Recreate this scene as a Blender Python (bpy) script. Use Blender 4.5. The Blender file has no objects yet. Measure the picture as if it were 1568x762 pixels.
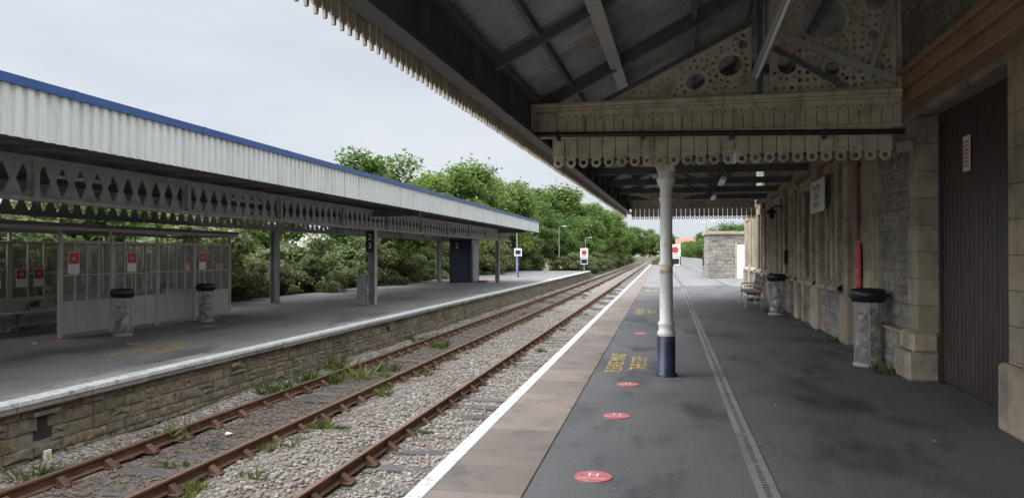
import bpy, math, random
import numpy as np
from mathutils import Vector, Matrix
from mathutils.geometry import tessellate_polygon
random.seed(7); RS=np.random.RandomState(11)
scene=bpy.context.scene
R_B=Matrix.Rotation(math.radians(-1.59),4,'Z')   # station building runs 1.6 deg off the track line

# ------------------------------------------------------------ materials
def new_mat(name):
    m=bpy.data.materials.new(name); m.use_nodes=True
    nt=m.node_tree; nt.nodes.clear()
    out=nt.nodes.new('ShaderNodeOutputMaterial'); b=nt.nodes.new('ShaderNodeBsdfPrincipled')
    nt.links.new(b.outputs[0],out.inputs[0])
    return m,nt,b,out
def mixc(nt,fac,a,b,blend='MIX'):
    n=nt.nodes.new('ShaderNodeMix'); n.data_type='RGBA'; n.blend_type=blend
    for s,i in ((fac,0),(a,6),(b,7)):
        if hasattr(s,'is_linked') or hasattr(s,'links'): nt.links.new(s,n.inputs[i])
        elif i==0: n.inputs[0].default_value=s
        else: n.inputs[i].default_value=(*s,1)
    return n.outputs[2]
def ramp(nt,src,p0,p1,c0=(0,0,0),c1=(1,1,1)):
    r=nt.nodes.new('ShaderNodeValToRGB'); e=r.color_ramp.elements
    e[0].position=p0; e[1].position=p1; e[0].color=(*c0,1); e[1].color=(*c1,1)
    nt.links.new(src,r.inputs[0]); return r.outputs[0]
def coords(nt,scale=(1,1,1)):
    tc=nt.nodes.new('ShaderNodeTexCoord'); mp=nt.nodes.new('ShaderNodeMapping')
    mp.inputs['Scale'].default_value=scale
    nt.links.new(tc.outputs['Object'],mp.inputs[0]); return mp.outputs[0]
def noise(nt,co,scale,detail=4,rough=.55):
    n=nt.nodes.new('ShaderNodeTexNoise'); n.inputs['Scale'].default_value=scale
    n.inputs['Detail'].default_value=detail; n.inputs['Roughness'].default_value=rough
    nt.links.new(co,n.inputs['Vector']); return n.outputs[0]
def bump(nt,b,h,dist=.01,strength=.6):
    n=nt.nodes.new('ShaderNodeBump'); n.inputs['Distance'].default_value=dist; n.inputs['Strength'].default_value=strength
    nt.links.new(h,n.inputs['Height']); nt.links.new(n.outputs[0],b.inputs['Normal'])
def surf(name,c1,c2,scale=3,rough=.7,dirt=None,dirt_scale=1.2,dirt_lo=.5,dirt_hi=.75,bscale=40,bdist=.004,
         island=0.0,stretch=(1,1,1),metal=0,spec=.4,fine=None,streak=None):
    m,nt,b,o=new_mat(name); co=coords(nt,stretch)
    c=mixc(nt,ramp(nt,noise(nt,co,scale),.32,.68),c1,c2)
    if fine: c=mixc(nt,ramp(nt,noise(nt,co,fine[0],2),.45,.7),c,fine[1])
    if dirt: c=mixc(nt,ramp(nt,noise(nt,co,dirt_scale,6,.65),dirt_lo,dirt_hi),c,dirt)
    if streak:
        c=mixc(nt,ramp(nt,noise(nt,coords(nt,(1,1,.12)),streak[0],4,.6),.52,.78),c,streak[1])
    if island:
        g=nt.nodes.new('ShaderNodeNewGeometry')
        r=ramp(nt,g.outputs['Random Per Island'],0,1,(1-island,)*3,(1+island*.6,1+island*.55,1+island*.5))
        c=mixc(nt,1.0,c,r,'MULTIPLY')
    nt.links.new(c,b.inputs['Base Color']); b.inputs['Roughness'].default_value=rough
    b.inputs['Metallic'].default_value=metal; b.inputs['Specular IOR Level'].default_value=spec
    if bdist: bump(nt,b,noise(nt,co,bscale,3),bdist)
    return m
def oily(nt,co,c,col):
    # brown brake dust and mud between the rails of the left-hand track
    sx=nt.nodes.new('ShaderNodeSeparateXYZ'); nt.links.new(co,sx.inputs[0])
    ad=nt.nodes.new('ShaderNodeMath'); ad.operation='ADD'; nt.links.new(sx.outputs[0],ad.inputs[0]); ad.inputs[1].default_value=6.14
    ab=nt.nodes.new('ShaderNodeMath'); ab.operation='ABSOLUTE'; nt.links.new(ad.outputs[0],ab.inputs[0])
    n=noise(nt,co,1.6,5,.65)
    mu=nt.nodes.new('ShaderNodeMath'); mu.operation='MULTIPLY_ADD'; nt.links.new(n,mu.inputs[0]); mu.inputs[1].default_value=1.5; mu.inputs[2].default_value=-.75
    s2=nt.nodes.new('ShaderNodeMath'); s2.operation='ADD'; nt.links.new(ab.outputs[0],s2.inputs[0]); nt.links.new(mu.outputs[0],s2.inputs[1])
    f=ramp(nt,s2.outputs[0],.45,1.0,(.75,.75,.75),(0,0,0))
    return mixc(nt,f,c,col)
def stone_mat(name,cols,bdist=.02,rough=.9,dark=(.09,.08,.06),dk=.5,oil=False):
    m,nt,b,o=new_mat(name); co=coords(nt)
    g=nt.nodes.new('ShaderNodeNewGeometry')
    r=nt.nodes.new('ShaderNodeValToRGB'); e=r.color_ramp.elements
    while len(e)<len(cols): e.new(.5)
    for i,c in enumerate(cols):
        e[i].position=i/(len(cols)-1); e[i].color=(*c,1)
    nt.links.new(g.outputs['Random Per Island'],r.inputs[0])
    c=mixc(nt,ramp(nt,noise(nt,co,9,6,.7),.38,.75),r.outputs[0],tuple(x*dk for x in cols[0]))
    c=mixc(nt,ramp(nt,noise(nt,co,1.3,5,.6),.54,.8),c,dark)
    if oil: c=oily(nt,co,c,(.13,.095,.07))
    nt.links.new(c,b.inputs['Base Color']); b.inputs['Roughness'].default_value=rough; b.inputs['Specular IOR Level'].default_value=.25
    bump(nt,b,noise(nt,co,22,5,.7),bdist,.9)
    return m

M={}
def asphalt(name,a,bb,stain,rough=.8,lo=.5,hi=.64):
    m,nt,b,o=new_mat(name); co=coords(nt)
    c=mixc(nt,ramp(nt,noise(nt,co,.5,5,.6),.35,.65),a,bb)
    c=mixc(nt,ramp(nt,noise(nt,co,110,2),.5,.72),c,tuple(min(1,x*2.1) for x in bb))
    c=mixc(nt,ramp(nt,noise(nt,co,150,1),.58,.7),c,tuple(x*.35 for x in a))
    co2=coords(nt,(1,.45,1))
    st=ramp(nt,noise(nt,co2,.8,6,.62),lo,hi)
    c=mixc(nt,st,c,stain)
    c=mixc(nt,ramp(nt,noise(nt,co2,3.1,5,.7),.56,.74),c,tuple(x*.65 for x in a))
    sp=nt.nodes.new('ShaderNodeTexVoronoi'); sp.inputs['Scale'].default_value=2.6; nt.links.new(co,sp.inputs['Vector'])
    spr=ramp(nt,sp.outputs['Distance'],.02,.04,(1,1,1),(0,0,0))
    c=mixc(nt,spr,c,tuple(x*.4 for x in a))
    nt.links.new(c,b.inputs['Base Color'])
    rr=ramp(nt,st,0,1,(rough,)*3,(.55,)*3); nt.links.new(rr,b.inputs['Roughness'])
    b.inputs['Specular IOR Level'].default_value=.35
    bump(nt,b,noise(nt,co,150,2),.004,.7)
    return m
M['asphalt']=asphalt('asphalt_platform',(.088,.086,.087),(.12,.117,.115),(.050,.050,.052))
M['asphalt_l']=asphalt('asphalt_far_and_daylit',(.155,.145,.138),(.195,.183,.174),(.115,.107,.102),.85)
M['slab']=surf('paving_slab',(.165,.13,.108),(.205,.168,.14),2,.85,dirt=(.10,.086,.076),dirt_scale=2.5,bscale=90,bdist=.002,island=.22,fine=(140,(.26,.22,.19)))
M['gap']=surf('joint_sand',(.09,.09,.06),(.19,.18,.12),5,.95)
M['white']=surf('white_edge_paint',(.64,.64,.62),(.52,.52,.49),4,.7,dirt=(.24,.22,.19),dirt_scale=9,dirt_lo=.52,dirt_hi=.72,bscale=60,bdist=.002)
M['coping']=surf('coping_stone',(.22,.21,.195),(.29,.275,.255),3,.9,dirt=(.09,.09,.07),dirt_scale=3,bscale=30,bdist=.01,island=.2)
M['conc']=surf('concrete',(.19,.185,.175),(.24,.235,.225),3,.85,dirt=(.10,.095,.09),dirt_scale=3,bscale=50,island=.15)
M['slot']=surf('drain_slot_and_hole_shade',(.02,.02,.02),(.035,.035,.035),8,.8)
M['cream']=surf('cream_paint',(.60,.53,.41),(.51,.445,.34),2,.55,dirt=(.22,.17,.12),dirt_scale=5,dirt_lo=.48,dirt_hi=.82,bscale=30,bdist=.002,streak=(9,(.27,.21,.14)))
M['col']=surf('column_paint',(.68,.67,.62),(.60,.59,.54),3,.45,dirt=(.34,.28,.20),dirt_scale=7,dirt_lo=.56,dirt_hi=.78,bscale=20,bdist=.001)
M['navy']=surf('navy_paint',(.016,.023,.05),(.024,.034,.066),5,.4,dirt=(.08,.08,.09),dirt_scale=8,dirt_lo=.58)
M['dgrey']=surf('dark_grey_steel',(.09,.094,.10),(.125,.13,.137),2,.6,dirt=(.07,.055,.045),dirt_scale=3)
M['mgrey']=surf('grey_steel_paint',(.34,.34,.335),(.40,.40,.395),2,.6,dirt=(.2,.17,.13),dirt_scale=4,dirt_lo=.55,dirt_hi=.8)
M['lgrey']=surf('light_grey_frame',(.42,.40,.38),(.48,.46,.44),2,.55,dirt=(.26,.23,.20),dirt_scale=6,dirt_lo=.56,dirt_hi=.85,bdist=.001)
M['corr']=surf('corrugated_roof_sheet',(.32,.33,.335),(.40,.405,.41),1.2,.55,dirt=(.18,.155,.13),dirt_scale=1.6,dirt_lo=.44,dirt_hi=.76,bdist=.001)
M['fascia']=surf('white_cladding',(.70,.71,.68),(.64,.66,.63),.6,.5,dirt=(.46,.45,.39),dirt_scale=1.8,dirt_lo=.55,dirt_hi=.85,bdist=0,stretch=(1,1,.35),streak=(5,(.46,.45,.40)))
M['blue']=surf('blue_trim',(.022,.075,.22),(.03,.09,.26),2,.45,bdist=0)
M['soffit']=surf('canopy_soffit',(.13,.14,.16),(.165,.175,.195),1,.7,bdist=0)
M['girder']=surf('girder_grey_paint',(.29,.29,.295),(.35,.35,.35),1.3,.6,dirt=(.17,.155,.13),dirt_scale=4,bdist=.001)
M['rubble_l']=stone_mat('platform_wall_stone',[(.18,.145,.105),(.31,.255,.18),(.24,.21,.17),(.37,.29,.165),(.21,.18,.145),(.33,.29,.23)])
M['rubble_r']=stone_mat('station_rubble_stone',[(.24,.215,.185),(.35,.315,.265),(.30,.28,.25),(.40,.365,.31),(.26,.23,.19),(.36,.34,.31)],dark=(.11,.098,.082),dk=.55)
M['mortar']=surf('mortar',(.20,.175,.14),(.27,.235,.19),6,.95,bscale=30,bdist=.01,dirt=(.09,.10,.05),dirt_scale=2)
M['ashlar']=surf('sandstone_ashlar',(.43,.355,.26),(.365,.30,.22),2.2,.85,dirt=(.145,.12,.096),dirt_scale=2.6,dirt_lo=.46,dirt_hi=.76,bscale=25,bdist=.004,island=.18,streak=(6,(.18,.15,.12)))
M['door']=surf('brown_door_paint',(.042,.026,.025),(.058,.036,.034),2,.38,dirt=(.075,.055,.048),dirt_scale=5,stretch=(4,4,.5),bdist=.001)
M['brown']=surf('brown_timber_beam',(.29,.185,.12),(.34,.22,.15),2,.65,dirt=(.15,.09,.06),dirt_scale=2,bdist=.002)
M['rust']=surf('rusty_rail',(.10,.047,.025),(.15,.07,.038),6,.75,bscale=40,bdist=.002,dirt=(.055,.035,.025),dirt_scale=4)
M['railtop']=surf('rail_head',(.16,.09,.058),(.22,.135,.095),8,.5,metal=.3,bdist=0)
M['chair']=surf('rail_chair',(.085,.045,.03),(.14,.062,.035),4,.8,island=.4)
M['key']=surf('rail_key',(.14,.07,.04),(.10,.06,.04),4,.8,island=.5)
M['keynew']=surf('rail_key_new',(.36,.10,.035),(.27,.08,.03),4,.8,island=.3)
M['sleeper']=surf('timber_sleeper',(.085,.075,.07),(.135,.12,.11),5,.85,island=.3,stretch=(.4,4,1),dirt=(.055,.05,.045),bscale=20,bdist=.01)
M['stone']=stone_mat('ballast_stone',[(.19,.16,.135),(.36,.325,.28),(.27,.22,.175),(.46,.425,.375),(.30,.24,.195),(.24,.215,.195),(.39,.35,.30)],bdist=.004,dark=(.15,.115,.085),dk=.8,oil=True)
M['bark']=surf('bark',(.09,.07,.05),(.13,.10,.075),6,.9,bscale=12,bdist=.03)
M['red']=surf('red_vinyl',(.52,.045,.05),(.45,.04,.045),6,.6,dirt=(.33,.10,.10),dirt_scale=9,dirt_lo=.55)
M['pink']=surf('worn_red_vinyl',(.56,.15,.16),(.48,.10,.11),6,.65,dirt=(.44,.28,.26),dirt_scale=18,dirt_lo=.47,dirt_hi=.75)
M['wsign']=surf('sign_white',(.74,.74,.72),(.68,.68,.66),3,.5,bdist=0)
M['black']=surf('black_plastic',(.012,.012,.013),(.02,.02,.022),4,.35,bdist=0)
M['tile']=surf('orange_tile',(.40,.17,.10),(.30,.13,.08),.8,.9,bdist=0)
M['render']=surf('pale_render',(.50,.47,.42),(.44,.41,.36),.5,.9,bdist=0)
M['paleroof']=surf('pale_sheet_roof',(.42,.40,.34),(.34,.33,.28),.6,.8,dirt=(.22,.18,.12),dirt_scale=.8)
M['wood']=surf('bench_timber',(.07,.035,.022),(.10,.05,.03),6,.5,stretch=(1,.3,1),bdist=.001)
M['pipe']=surf('downpipe_paint',(.27,.15,.12),(.22,.12,.10),4,.5,bdist=.001)
M['grass']=surf('grass_verge',(.075,.085,.03),(.13,.115,.06),.3,.95,dirt=(.19,.155,.11),dirt_scale=.15,bscale=5,bdist=.05)
M['litter']=surf('litter',(.45,.30,.12),(.55,.50,.42),3,.6,island=.75)
M['tube']=surf('light_diffuser',(.72,.72,.70),(.68,.68,.66),2,.4,bdist=0)
M['glassdark']=surf('dark_window',(.02,.025,.03),(.03,.035,.04),1,.15,bdist=0)
def worn(name,col,lo,hi):
    m,nt,b,out=new_mat(name); co=coords(nt)
    b.inputs['Base Color'].default_value=(*col,1); b.inputs['Roughness'].default_value=.75
    t=nt.nodes.new('ShaderNodeBsdfTransparent'); mx=nt.nodes.new('ShaderNodeMixShader')
    f=ramp(nt,noise(nt,co,30,5,.7),lo,hi)
    nt.links.new(f,mx.inputs[0]); nt.links.new(t.outputs[0],mx.inputs[1]); nt.links.new(b.outputs[0],mx.inputs[2]); nt.links.new(mx.outputs[0],out.inputs[0])
    return m
M['yellow']=worn('worn_yellow_paint',(.64,.47,.09),.34,.54)
def clear(name,tint,fac,rough,col):
    m,nt,b,out=new_mat(name)
    b.inputs['Base Color'].default_value=(*col,1); b.inputs['Roughness'].default_value=rough
    t=nt.nodes.new('ShaderNodeBsdfTransparent'); t.inputs[0].default_value=(*tint,1); mx=nt.nodes.new('ShaderNodeMixShader')
    mx.inputs[0].default_value=fac
    nt.links.new(t.outputs[0],mx.inputs[1]); nt.links.new(b.outputs[0],mx.inputs[2]); nt.links.new(mx.outputs[0],out.inputs[0])
    return m
M['glass']=clear('shelter_glazing',(.88,.89,.88),.20,.12,(.32,.31,.30))
M['bag']=clear('clear_sack',(.9,.9,.9),.30,.25,(.5,.5,.49))
def leafmat(name,c1,c2,c3):
    m,nt,b,out=new_mat(name)
    g=nt.nodes.new('ShaderNodeNewGeometry'); r=nt.nodes.new('ShaderNodeValToRGB'); e=r.color_ramp.elements
    e.new(.5)
    for i,c in enumerate((c1,c2,c3)): e[i].position=i/2; e[i].color=(*c,1)
    nt.links.new(g.outputs['Random Per Island'],r.inputs[0])
    oi=nt.nodes.new('ShaderNodeObjectInfo')
    v=ramp(nt,oi.outputs['Random'],0,1,(.75,.84,.78),(1.25,1.12,1.0))
    c=mixc(nt,1.0,r.outputs[0],v,'MULTIPLY')
    co=coords(nt); c=mixc(nt,ramp(nt,noise(nt,co,.55,3),.42,.68),c,mixc(nt,1.0,c,(.62,.68,.6),'MULTIPLY'))
    nt.links.new(c,b.inputs['Base Color']); b.inputs['Roughness'].default_value=.6; b.inputs['Specular IOR Level'].default_value=.3
    tr=nt.nodes.new('ShaderNodeBsdfTranslucent'); nt.links.new(c,tr.inputs[0])
    mx=nt.nodes.new('ShaderNodeMixShader'); mx.inputs[0].default_value=.38
    nt.links.new(b.outputs[0],mx.inputs[1]); nt.links.new(tr.outputs[0],mx.inputs[2]); nt.links.new(mx.outputs[0],out.inputs[0])
    return m
M['leaf']=leafmat('tree_leaves',(.09,.155,.033),(.14,.215,.048),(.21,.28,.075))
M['leaf2']=leafmat('bush_leaves',(.11,.15,.06),(.165,.205,.08),(.25,.27,.125))
M['weedleaf']=leafmat('weed_leaves',(.08,.13,.035),(.14,.18,.05),(.22,.22,.09))
M['flower']=surf('buddleia_flower',(.42,.20,.28),(.34,.18,.30),4,.8,bdist=0)
m,nt,b,o=new_mat('ballast'); co=coords(nt)
v=nt.nodes.new('ShaderNodeTexVoronoi'); v.inputs['Scale'].default_value=17; nt.links.new(co,v.inputs['Vector'])
sepc=nt.nodes.new('ShaderNodeSeparateColor'); nt.links.new(v.outputs['Color'],sepc.inputs[0])
c=mixc(nt,sepc.outputs[0],(.19,.16,.13),(.42,.38,.33))
c=mixc(nt,ramp(nt,v.outputs['Distance'],.4,.8),c,(.08,.065,.05))
c=mixc(nt,ramp(nt,noise(nt,co,.7,5),.46,.72),c,(.16,.12,.085))
c=oily(nt,co,c,(.11,.08,.06))
nt.links.new(c,b.inputs['Base Color']); b.inputs['Roughness'].default_value=.95
inv=ramp(nt,v.outputs['Distance'],0,.8,(1,1,1),(0,0,0)); bump(nt,b,inv,.04,.9)
M['ballast']=m

# ------------------------------------------------------------ mesh builder
class MB:
    def __init__(s,name,B=False):
        s.name=name; s.B=B; s.v=[]; s.f=[]; s.mi=[]; s.sm=[]; s.mats=[]
    def mat(s,k):
        if k not in s.mats: s.mats.append(k)
        return s.mats.index(k)
    def add(s,vs,fs,k,smooth=False):
        o=len(s.v); i=s.mat(k); s.v+= [tuple(p) for p in vs]
        for f in fs: s.f.append(tuple(o+a for a in f)); s.mi.append(i); s.sm.append(smooth)
    def box(s,x0,x1,y0,y1,z0,z1,k,bev=0):
        if bev<=0:
            vs=[(x,y,z) for z in (z0,z1) for y in (y0,y1) for x in (x0,x1)]
            s.add(vs,[(0,2,3,1),(4,5,7,6),(0,1,5,4),(2,6,7,3),(0,4,6,2),(1,3,7,5)],k); return
        c=bev
        xs=(x0,x1);ys=(y0,y1);zs=(z0,z1); vs=[];idx={}
        for a in range(2):
            for b_ in range(2):
                for d in range(2):
                    for ax in range(3):
                        p=[xs[a],ys[b_],zs[d]]; sg=[1-2*a,1-2*b_,1-2*d]
                        for q in range(3):
                            if q!=ax: p[q]+=sg[q]*c
                        idx[(a,b_,d,ax)]=len(vs); vs.append(tuple(p))
        fs=[]
        for a in range(2): fs.append([idx[(a,0,0,0)],idx[(a,1,0,0)],idx[(a,1,1,0)],idx[(a,0,1,0)]])
        for a in range(2): fs.append([idx[(0,a,0,1)],idx[(1,a,0,1)],idx[(1,a,1,1)],idx[(0,a,1,1)]])
        for a in range(2): fs.append([idx[(0,0,a,2)],idx[(1,0,a,2)],idx[(1,1,a,2)],idx[(0,1,a,2)]])
        for a in range(2):
            for b_ in range(2):
                fs.append([idx[(0,a,b_,1)],idx[(1,a,b_,1)],idx[(1,a,b_,2)],idx[(0,a,b_,2)]])
                fs.append([idx[(a,0,b_,0)],idx[(a,1,b_,0)],idx[(a,1,b_,2)],idx[(a,0,b_,2)]])
                fs.append([idx[(a,b_,0,0)],idx[(a,b_,1,0)],idx[(a,b_,1,1)],idx[(a,b_,0,1)]])
                for d in range(2): fs.append([idx[(a,b_,d,0)],idx[(a,b_,d,1)],idx[(a,b_,d,2)]])
        s.add(vs,fs,k)
    def beam(s,p0,p1,w,h,k,up=(0,0,1)):
        p0=Vector(p0);p1=Vector(p1);d=(p1-p0).normalized();u=Vector(up)
        if abs(d.dot(u))>.98:u=Vector((1,0,0))
        r=d.cross(u).normalized();u=r.cross(d)
        vs=[p+r*a*w/2+u*b_*h/2 for p in (p0,p1) for a,b_ in ((-1,-1),(1,-1),(1,1),(-1,1))]
        s.add(vs,[(0,1,2,3),(7,6,5,4),(0,4,5,1),(1,5,6,2),(2,6,7,3),(3,7,4,0)],k)
    def tube(s,pts,r,k,n=8):
        pts=[Vector(p) for p in pts]; vs=[];fs=[]; rs=r if isinstance(r,(list,tuple)) else [r]*len(pts)
        for i,p in enumerate(pts):
            d=(pts[min(i+1,len(pts)-1)]-pts[max(i-1,0)]).normalized()
            u=Vector((0,0,1)) if abs(d.z)<.9 else Vector((1,0,0)); a=d.cross(u).normalized(); b_=d.cross(a)
            for j in range(n):
                t=2*math.pi*j/n; vs.append(p+(a*math.cos(t)+b_*math.sin(t))*rs[i])
        for i in range(len(pts)-1):
            for j in range(n): fs.append((i*n+j,i*n+(j+1)%n,(i+1)*n+(j+1)%n,(i+1)*n+j))
        s.add(vs,fs,k,True); L=len(pts)-1
        s.add(vs[:n],[tuple(range(n))],k); s.add(vs[L*n:],[tuple(range(n))],k)
    def rev(s,cx,cy,prof,k,n=24,smooth=True,sq=1.0):
        vs=[];fs=[]
        for r,z in prof:
            for j in range(n):
                t=2*math.pi*j/n; vs.append((cx+r*math.cos(t),cy+r*math.sin(t)*sq,z))
        for i in range(len(prof)-1):
            for j in range(n): fs.append((i*n+j,i*n+(j+1)%n,(i+1)*n+(j+1)%n,(i+1)*n+j))
        s.add(vs,fs,k,smooth); L=len(prof)-1
        s.add(vs[:n],[tuple(range(n))],k); s.add(vs[L*n:],[tuple(range(n))],k)
    def plate(s,outer,holes,fn,t,k):
        loops=[outer]+holes
        tris=tessellate_polygon([[Vector((a,b_,0)) for a,b_ in l] for l in loops])
        flat=[p for l in loops for p in l]; n=len(flat)
        vs=[fn(a,b_,0) for a,b_ in flat]+[fn(a,b_,t) for a,b_ in flat]
        fs=[tuple(x) for x in tris]+[tuple(n+i for i in reversed(x)) for x in tris]
        o=0
        for l in loops:
            L=len(l)
            for i in range(L): fs.append((o+i,o+(i+1)%L,n+o+(i+1)%L,n+o+i))
            o+=L
        s.add(vs,fs,k)
    def text(s,txt,size,mtx,k,align='CENTER'):
        cu=bpy.data.curves.new('t','FONT'); cu.body=txt; cu.size=size; cu.align_x=align; cu.align_y='CENTER'; cu.resolution_u=3
        ob=bpy.data.objects.new('t',cu); scene.collection.objects.link(ob)
        dg=bpy.context.evaluated_depsgraph_get(); dg.update()
        me=bpy.data.meshes.new_from_object(ob.evaluated_get(dg))
        vs=[mtx@v.co for v in me.vertices]; fs=[tuple(p.vertices) for p in me.polygons]
        s.add(vs,fs,k); bpy.data.objects.remove(ob); bpy.data.curves.remove(cu); bpy.data.meshes.remove(me)
    def done(s,fix=True):
        me=bpy.data.meshes.new(s.name); me.from_pydata(s.v,[],s.f)
        for k in s.mats: me.materials.append(M[k])
        me.polygons.foreach_set('material_index',s.mi); me.polygons.foreach_set('use_smooth',s.sm)
        if s.B: me.transform(R_B)
        me.update()
        if fix:
            import bmesh
            bm=bmesh.new(); bm.from_mesh(me); bmesh.ops.recalc_face_normals(bm,faces=bm.faces); bm.to_mesh(me); bm.free()
        ob=bpy.data.objects.new(s.name,me); scene.collection.objects.link(ob); return ob
def circ(cx,cy,r,n=14,sx=1,sy=1,rot=0):
    o=[]
    for i in range(n):
        t=2*math.pi*i/n; a=r*sx*math.cos(t); b_=r*sy*math.sin(t)
        o.append((cx+a*math.cos(rot)-b_*math.sin(rot),cy+a*math.sin(rot)+b_*math.cos(rot)))
    return o
def np_mesh(name,V,F,mats,mi=None):
    me=bpy.data.meshes.new(name); k=F.shape[1]
    me.vertices.add(len(V)); me.vertices.foreach_set('co',V.astype(np.float32).ravel())
    me.loops.add(F.size); me.loops.foreach_set('vertex_index',F.astype(np.int32).ravel())
    me.polygons.add(len(F)); me.polygons.foreach_set('loop_start',(np.arange(len(F))*k).astype(np.int32))
    for q in mats: me.materials.append(M[q])
    if mi is not None: me.polygons.foreach_set('material_index',mi.astype(np.int32))
    me.update(calc_edges=True); me.validate(); return me
def rubble(mb,fn,u0,u1,v0,v1,k,seed=0,hmin=.09,hmax=.2,wmin=.12,wmax=.42,mort='mortar',holes=()):
    r=random.Random(seed); g=.006
    mb.add([fn(u0,v0,0),fn(u1,v0,0),fn(u1,v1,0),fn(u0,v1,0)],[(0,1,2,3)],mort)
    v=v0
    while v<v1-.03:
        h=r.uniform(hmin,hmax)
        if v+h>v1-.06: h=v1-v
        u=u0
        while u<u1-.03:
            w=r.uniform(wmin,wmax)*(.6+h/hmax*.6)
            if u+w>u1-.08: w=u1-u
            parts=[(u,v,w,h)]
            if h>.14 and r.random()<.35: parts=[(u,v,w,h*.5),(u,v+h*.5,w,h*.5)]
            for (a,b_,ww,hh) in parts:
                if any(hx0<a+ww/2<hx1 and hz0<b_+hh/2<hz1 for hx0,hx1,hz0,hz1 in holes): continue
                j=lambda s_=.012:r.uniform(-s_,s_)
                d=r.uniform(.012,.034); i=.015
                q=[(a+g+j(),b_+g+j()),(a+ww*.5,b_+g+j()),(a+ww-g+j(),b_+g+j()),(a+ww-g+j(),b_+hh*.5),(a+ww-g+j(),b_+hh-g+j()),(a+ww*.5,b_+hh-g+j()),(a+g+j(),b_+hh-g+j()),(a+g+j(),b_+hh*.5)]
                q=[(min(max(x,u0),u1),min(max(y,v0),v1)) for x,y in q]
                cx=a+ww/2; cy=b_+hh/2
                f=[]
                for x,y in q:
                    dx=cx-x;dy=cy-y;L=math.hypot(dx,dy)+1e-6; f.append((x+dx/L*i,y+dy/L*i))
                vs=[fn(x,y,.0) for x,y in q]+[fn(x,y,d*r.uniform(.75,1.05)) for x,y in f]+[fn(cx,cy,d*1.2)]
                fs=[(n_,(n_+1)%8,8+(n_+1)%8,8+n_) for n_ in range(8)]+[(8+n_,8+(n_+1)%8,16) for n_ in range(8)]
                mb.add(vs,fs,k)
            u+=w
        v+=h

# ------------------------------------------------------------ ground
g=MB('ground'); g.add([(-900,-60,-1.25),(900,-60,-1.25),(900,1800,-1.25),(-900,1800,-1.25)],[(0,1,2,3)],'grass'); g.done(False)
nx,ny=60,900
xs=np.linspace(-7.55,-1.6,nx); ys=np.linspace(-2,270,ny)
X,Y=np.meshgrid(xs,ys)
def bh(x,y):
    z=-1.085+.018*np.sin(x*7+1.7*np.sin(y*2.1))*np.sin(y*3.3)+.02*np.sin(y*1.3+x*2)
    z=z+.10*np.exp(-((x+4.55)/.42)**2)+.13*np.exp(-((x+7.55)/.35)**2)
    return z
Z=bh(X,Y)
V=np.stack([X,Y,Z],-1).reshape(-1,3); ii=np.arange(nx*ny).reshape(ny,nx)
F=np.stack([ii[:-1,:-1],ii[:-1,1:],ii[1:,1:],ii[1:,:-1]],-1).reshape(-1,4)
bo=bpy.data.objects.new('track_ballast',np_mesh('track_ballast',V,F,['ballast'])); scene.collection.objects.link(bo)
t=(1+5**.5)/2
ico=np.array([(-1,t,0),(1,t,0),(-1,-t,0),(1,-t,0),(0,-1,t),(0,1,t),(0,-1,-t),(0,1,-t),(t,0,-1),(t,0,1),(-t,0,-1),(-t,0,1)],float); ico/=np.linalg.norm(ico[0])
icf=np.array([(0,11,5),(0,5,1),(0,1,7),(0,7,10),(0,10,11),(1,5,9),(5,11,4),(11,10,2),(10,7,6),(7,1,8),(3,9,4),(3,4,2),(3,2,6),(3,6,8),(3,8,9),(4,9,5),(2,4,11),(6,2,10),(8,6,7),(9,8,1)])
n=23000
sy=4.5+31*RS.rand(n)**1.7; sx=-7.4+5.2*RS.rand(n)
sz=bh(sx,sy)
s=.012+.026*RS.rand(n)**1.3
P=ico[None]*(1+.45*(RS.rand(n,12,1)-.5))*s[:,None,None]*(.7+.7*RS.rand(n,1,3))
a=RS.rand(n)*6.28; ca,sa=np.cos(a),np.sin(a)
Px=P[...,0]*ca[:,None]-P[...,1]*sa[:,None]; Py=P[...,0]*sa[:,None]+P[...,1]*ca[:,None]
P=np.stack([Px,Py,P[...,2]*.75],-1)+np.stack([sx,sy,sz+.008],-1)[:,None]
keep=np.ones(n,bool)
for rx in (-6.86,-5.42,-3.71,-2.27): keep&=np.abs(sx-rx)>.10
P=P[keep]; n=len(P)
F=(icf[None]+np.arange(n)[:,None,None]*12).reshape(-1,3)
so=bpy.data.objects.new('ballast_stones',np_mesh('ballast_stones',P.reshape(-1,3),F,['stone'])); scene.collection.objects.link(so)

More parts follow.
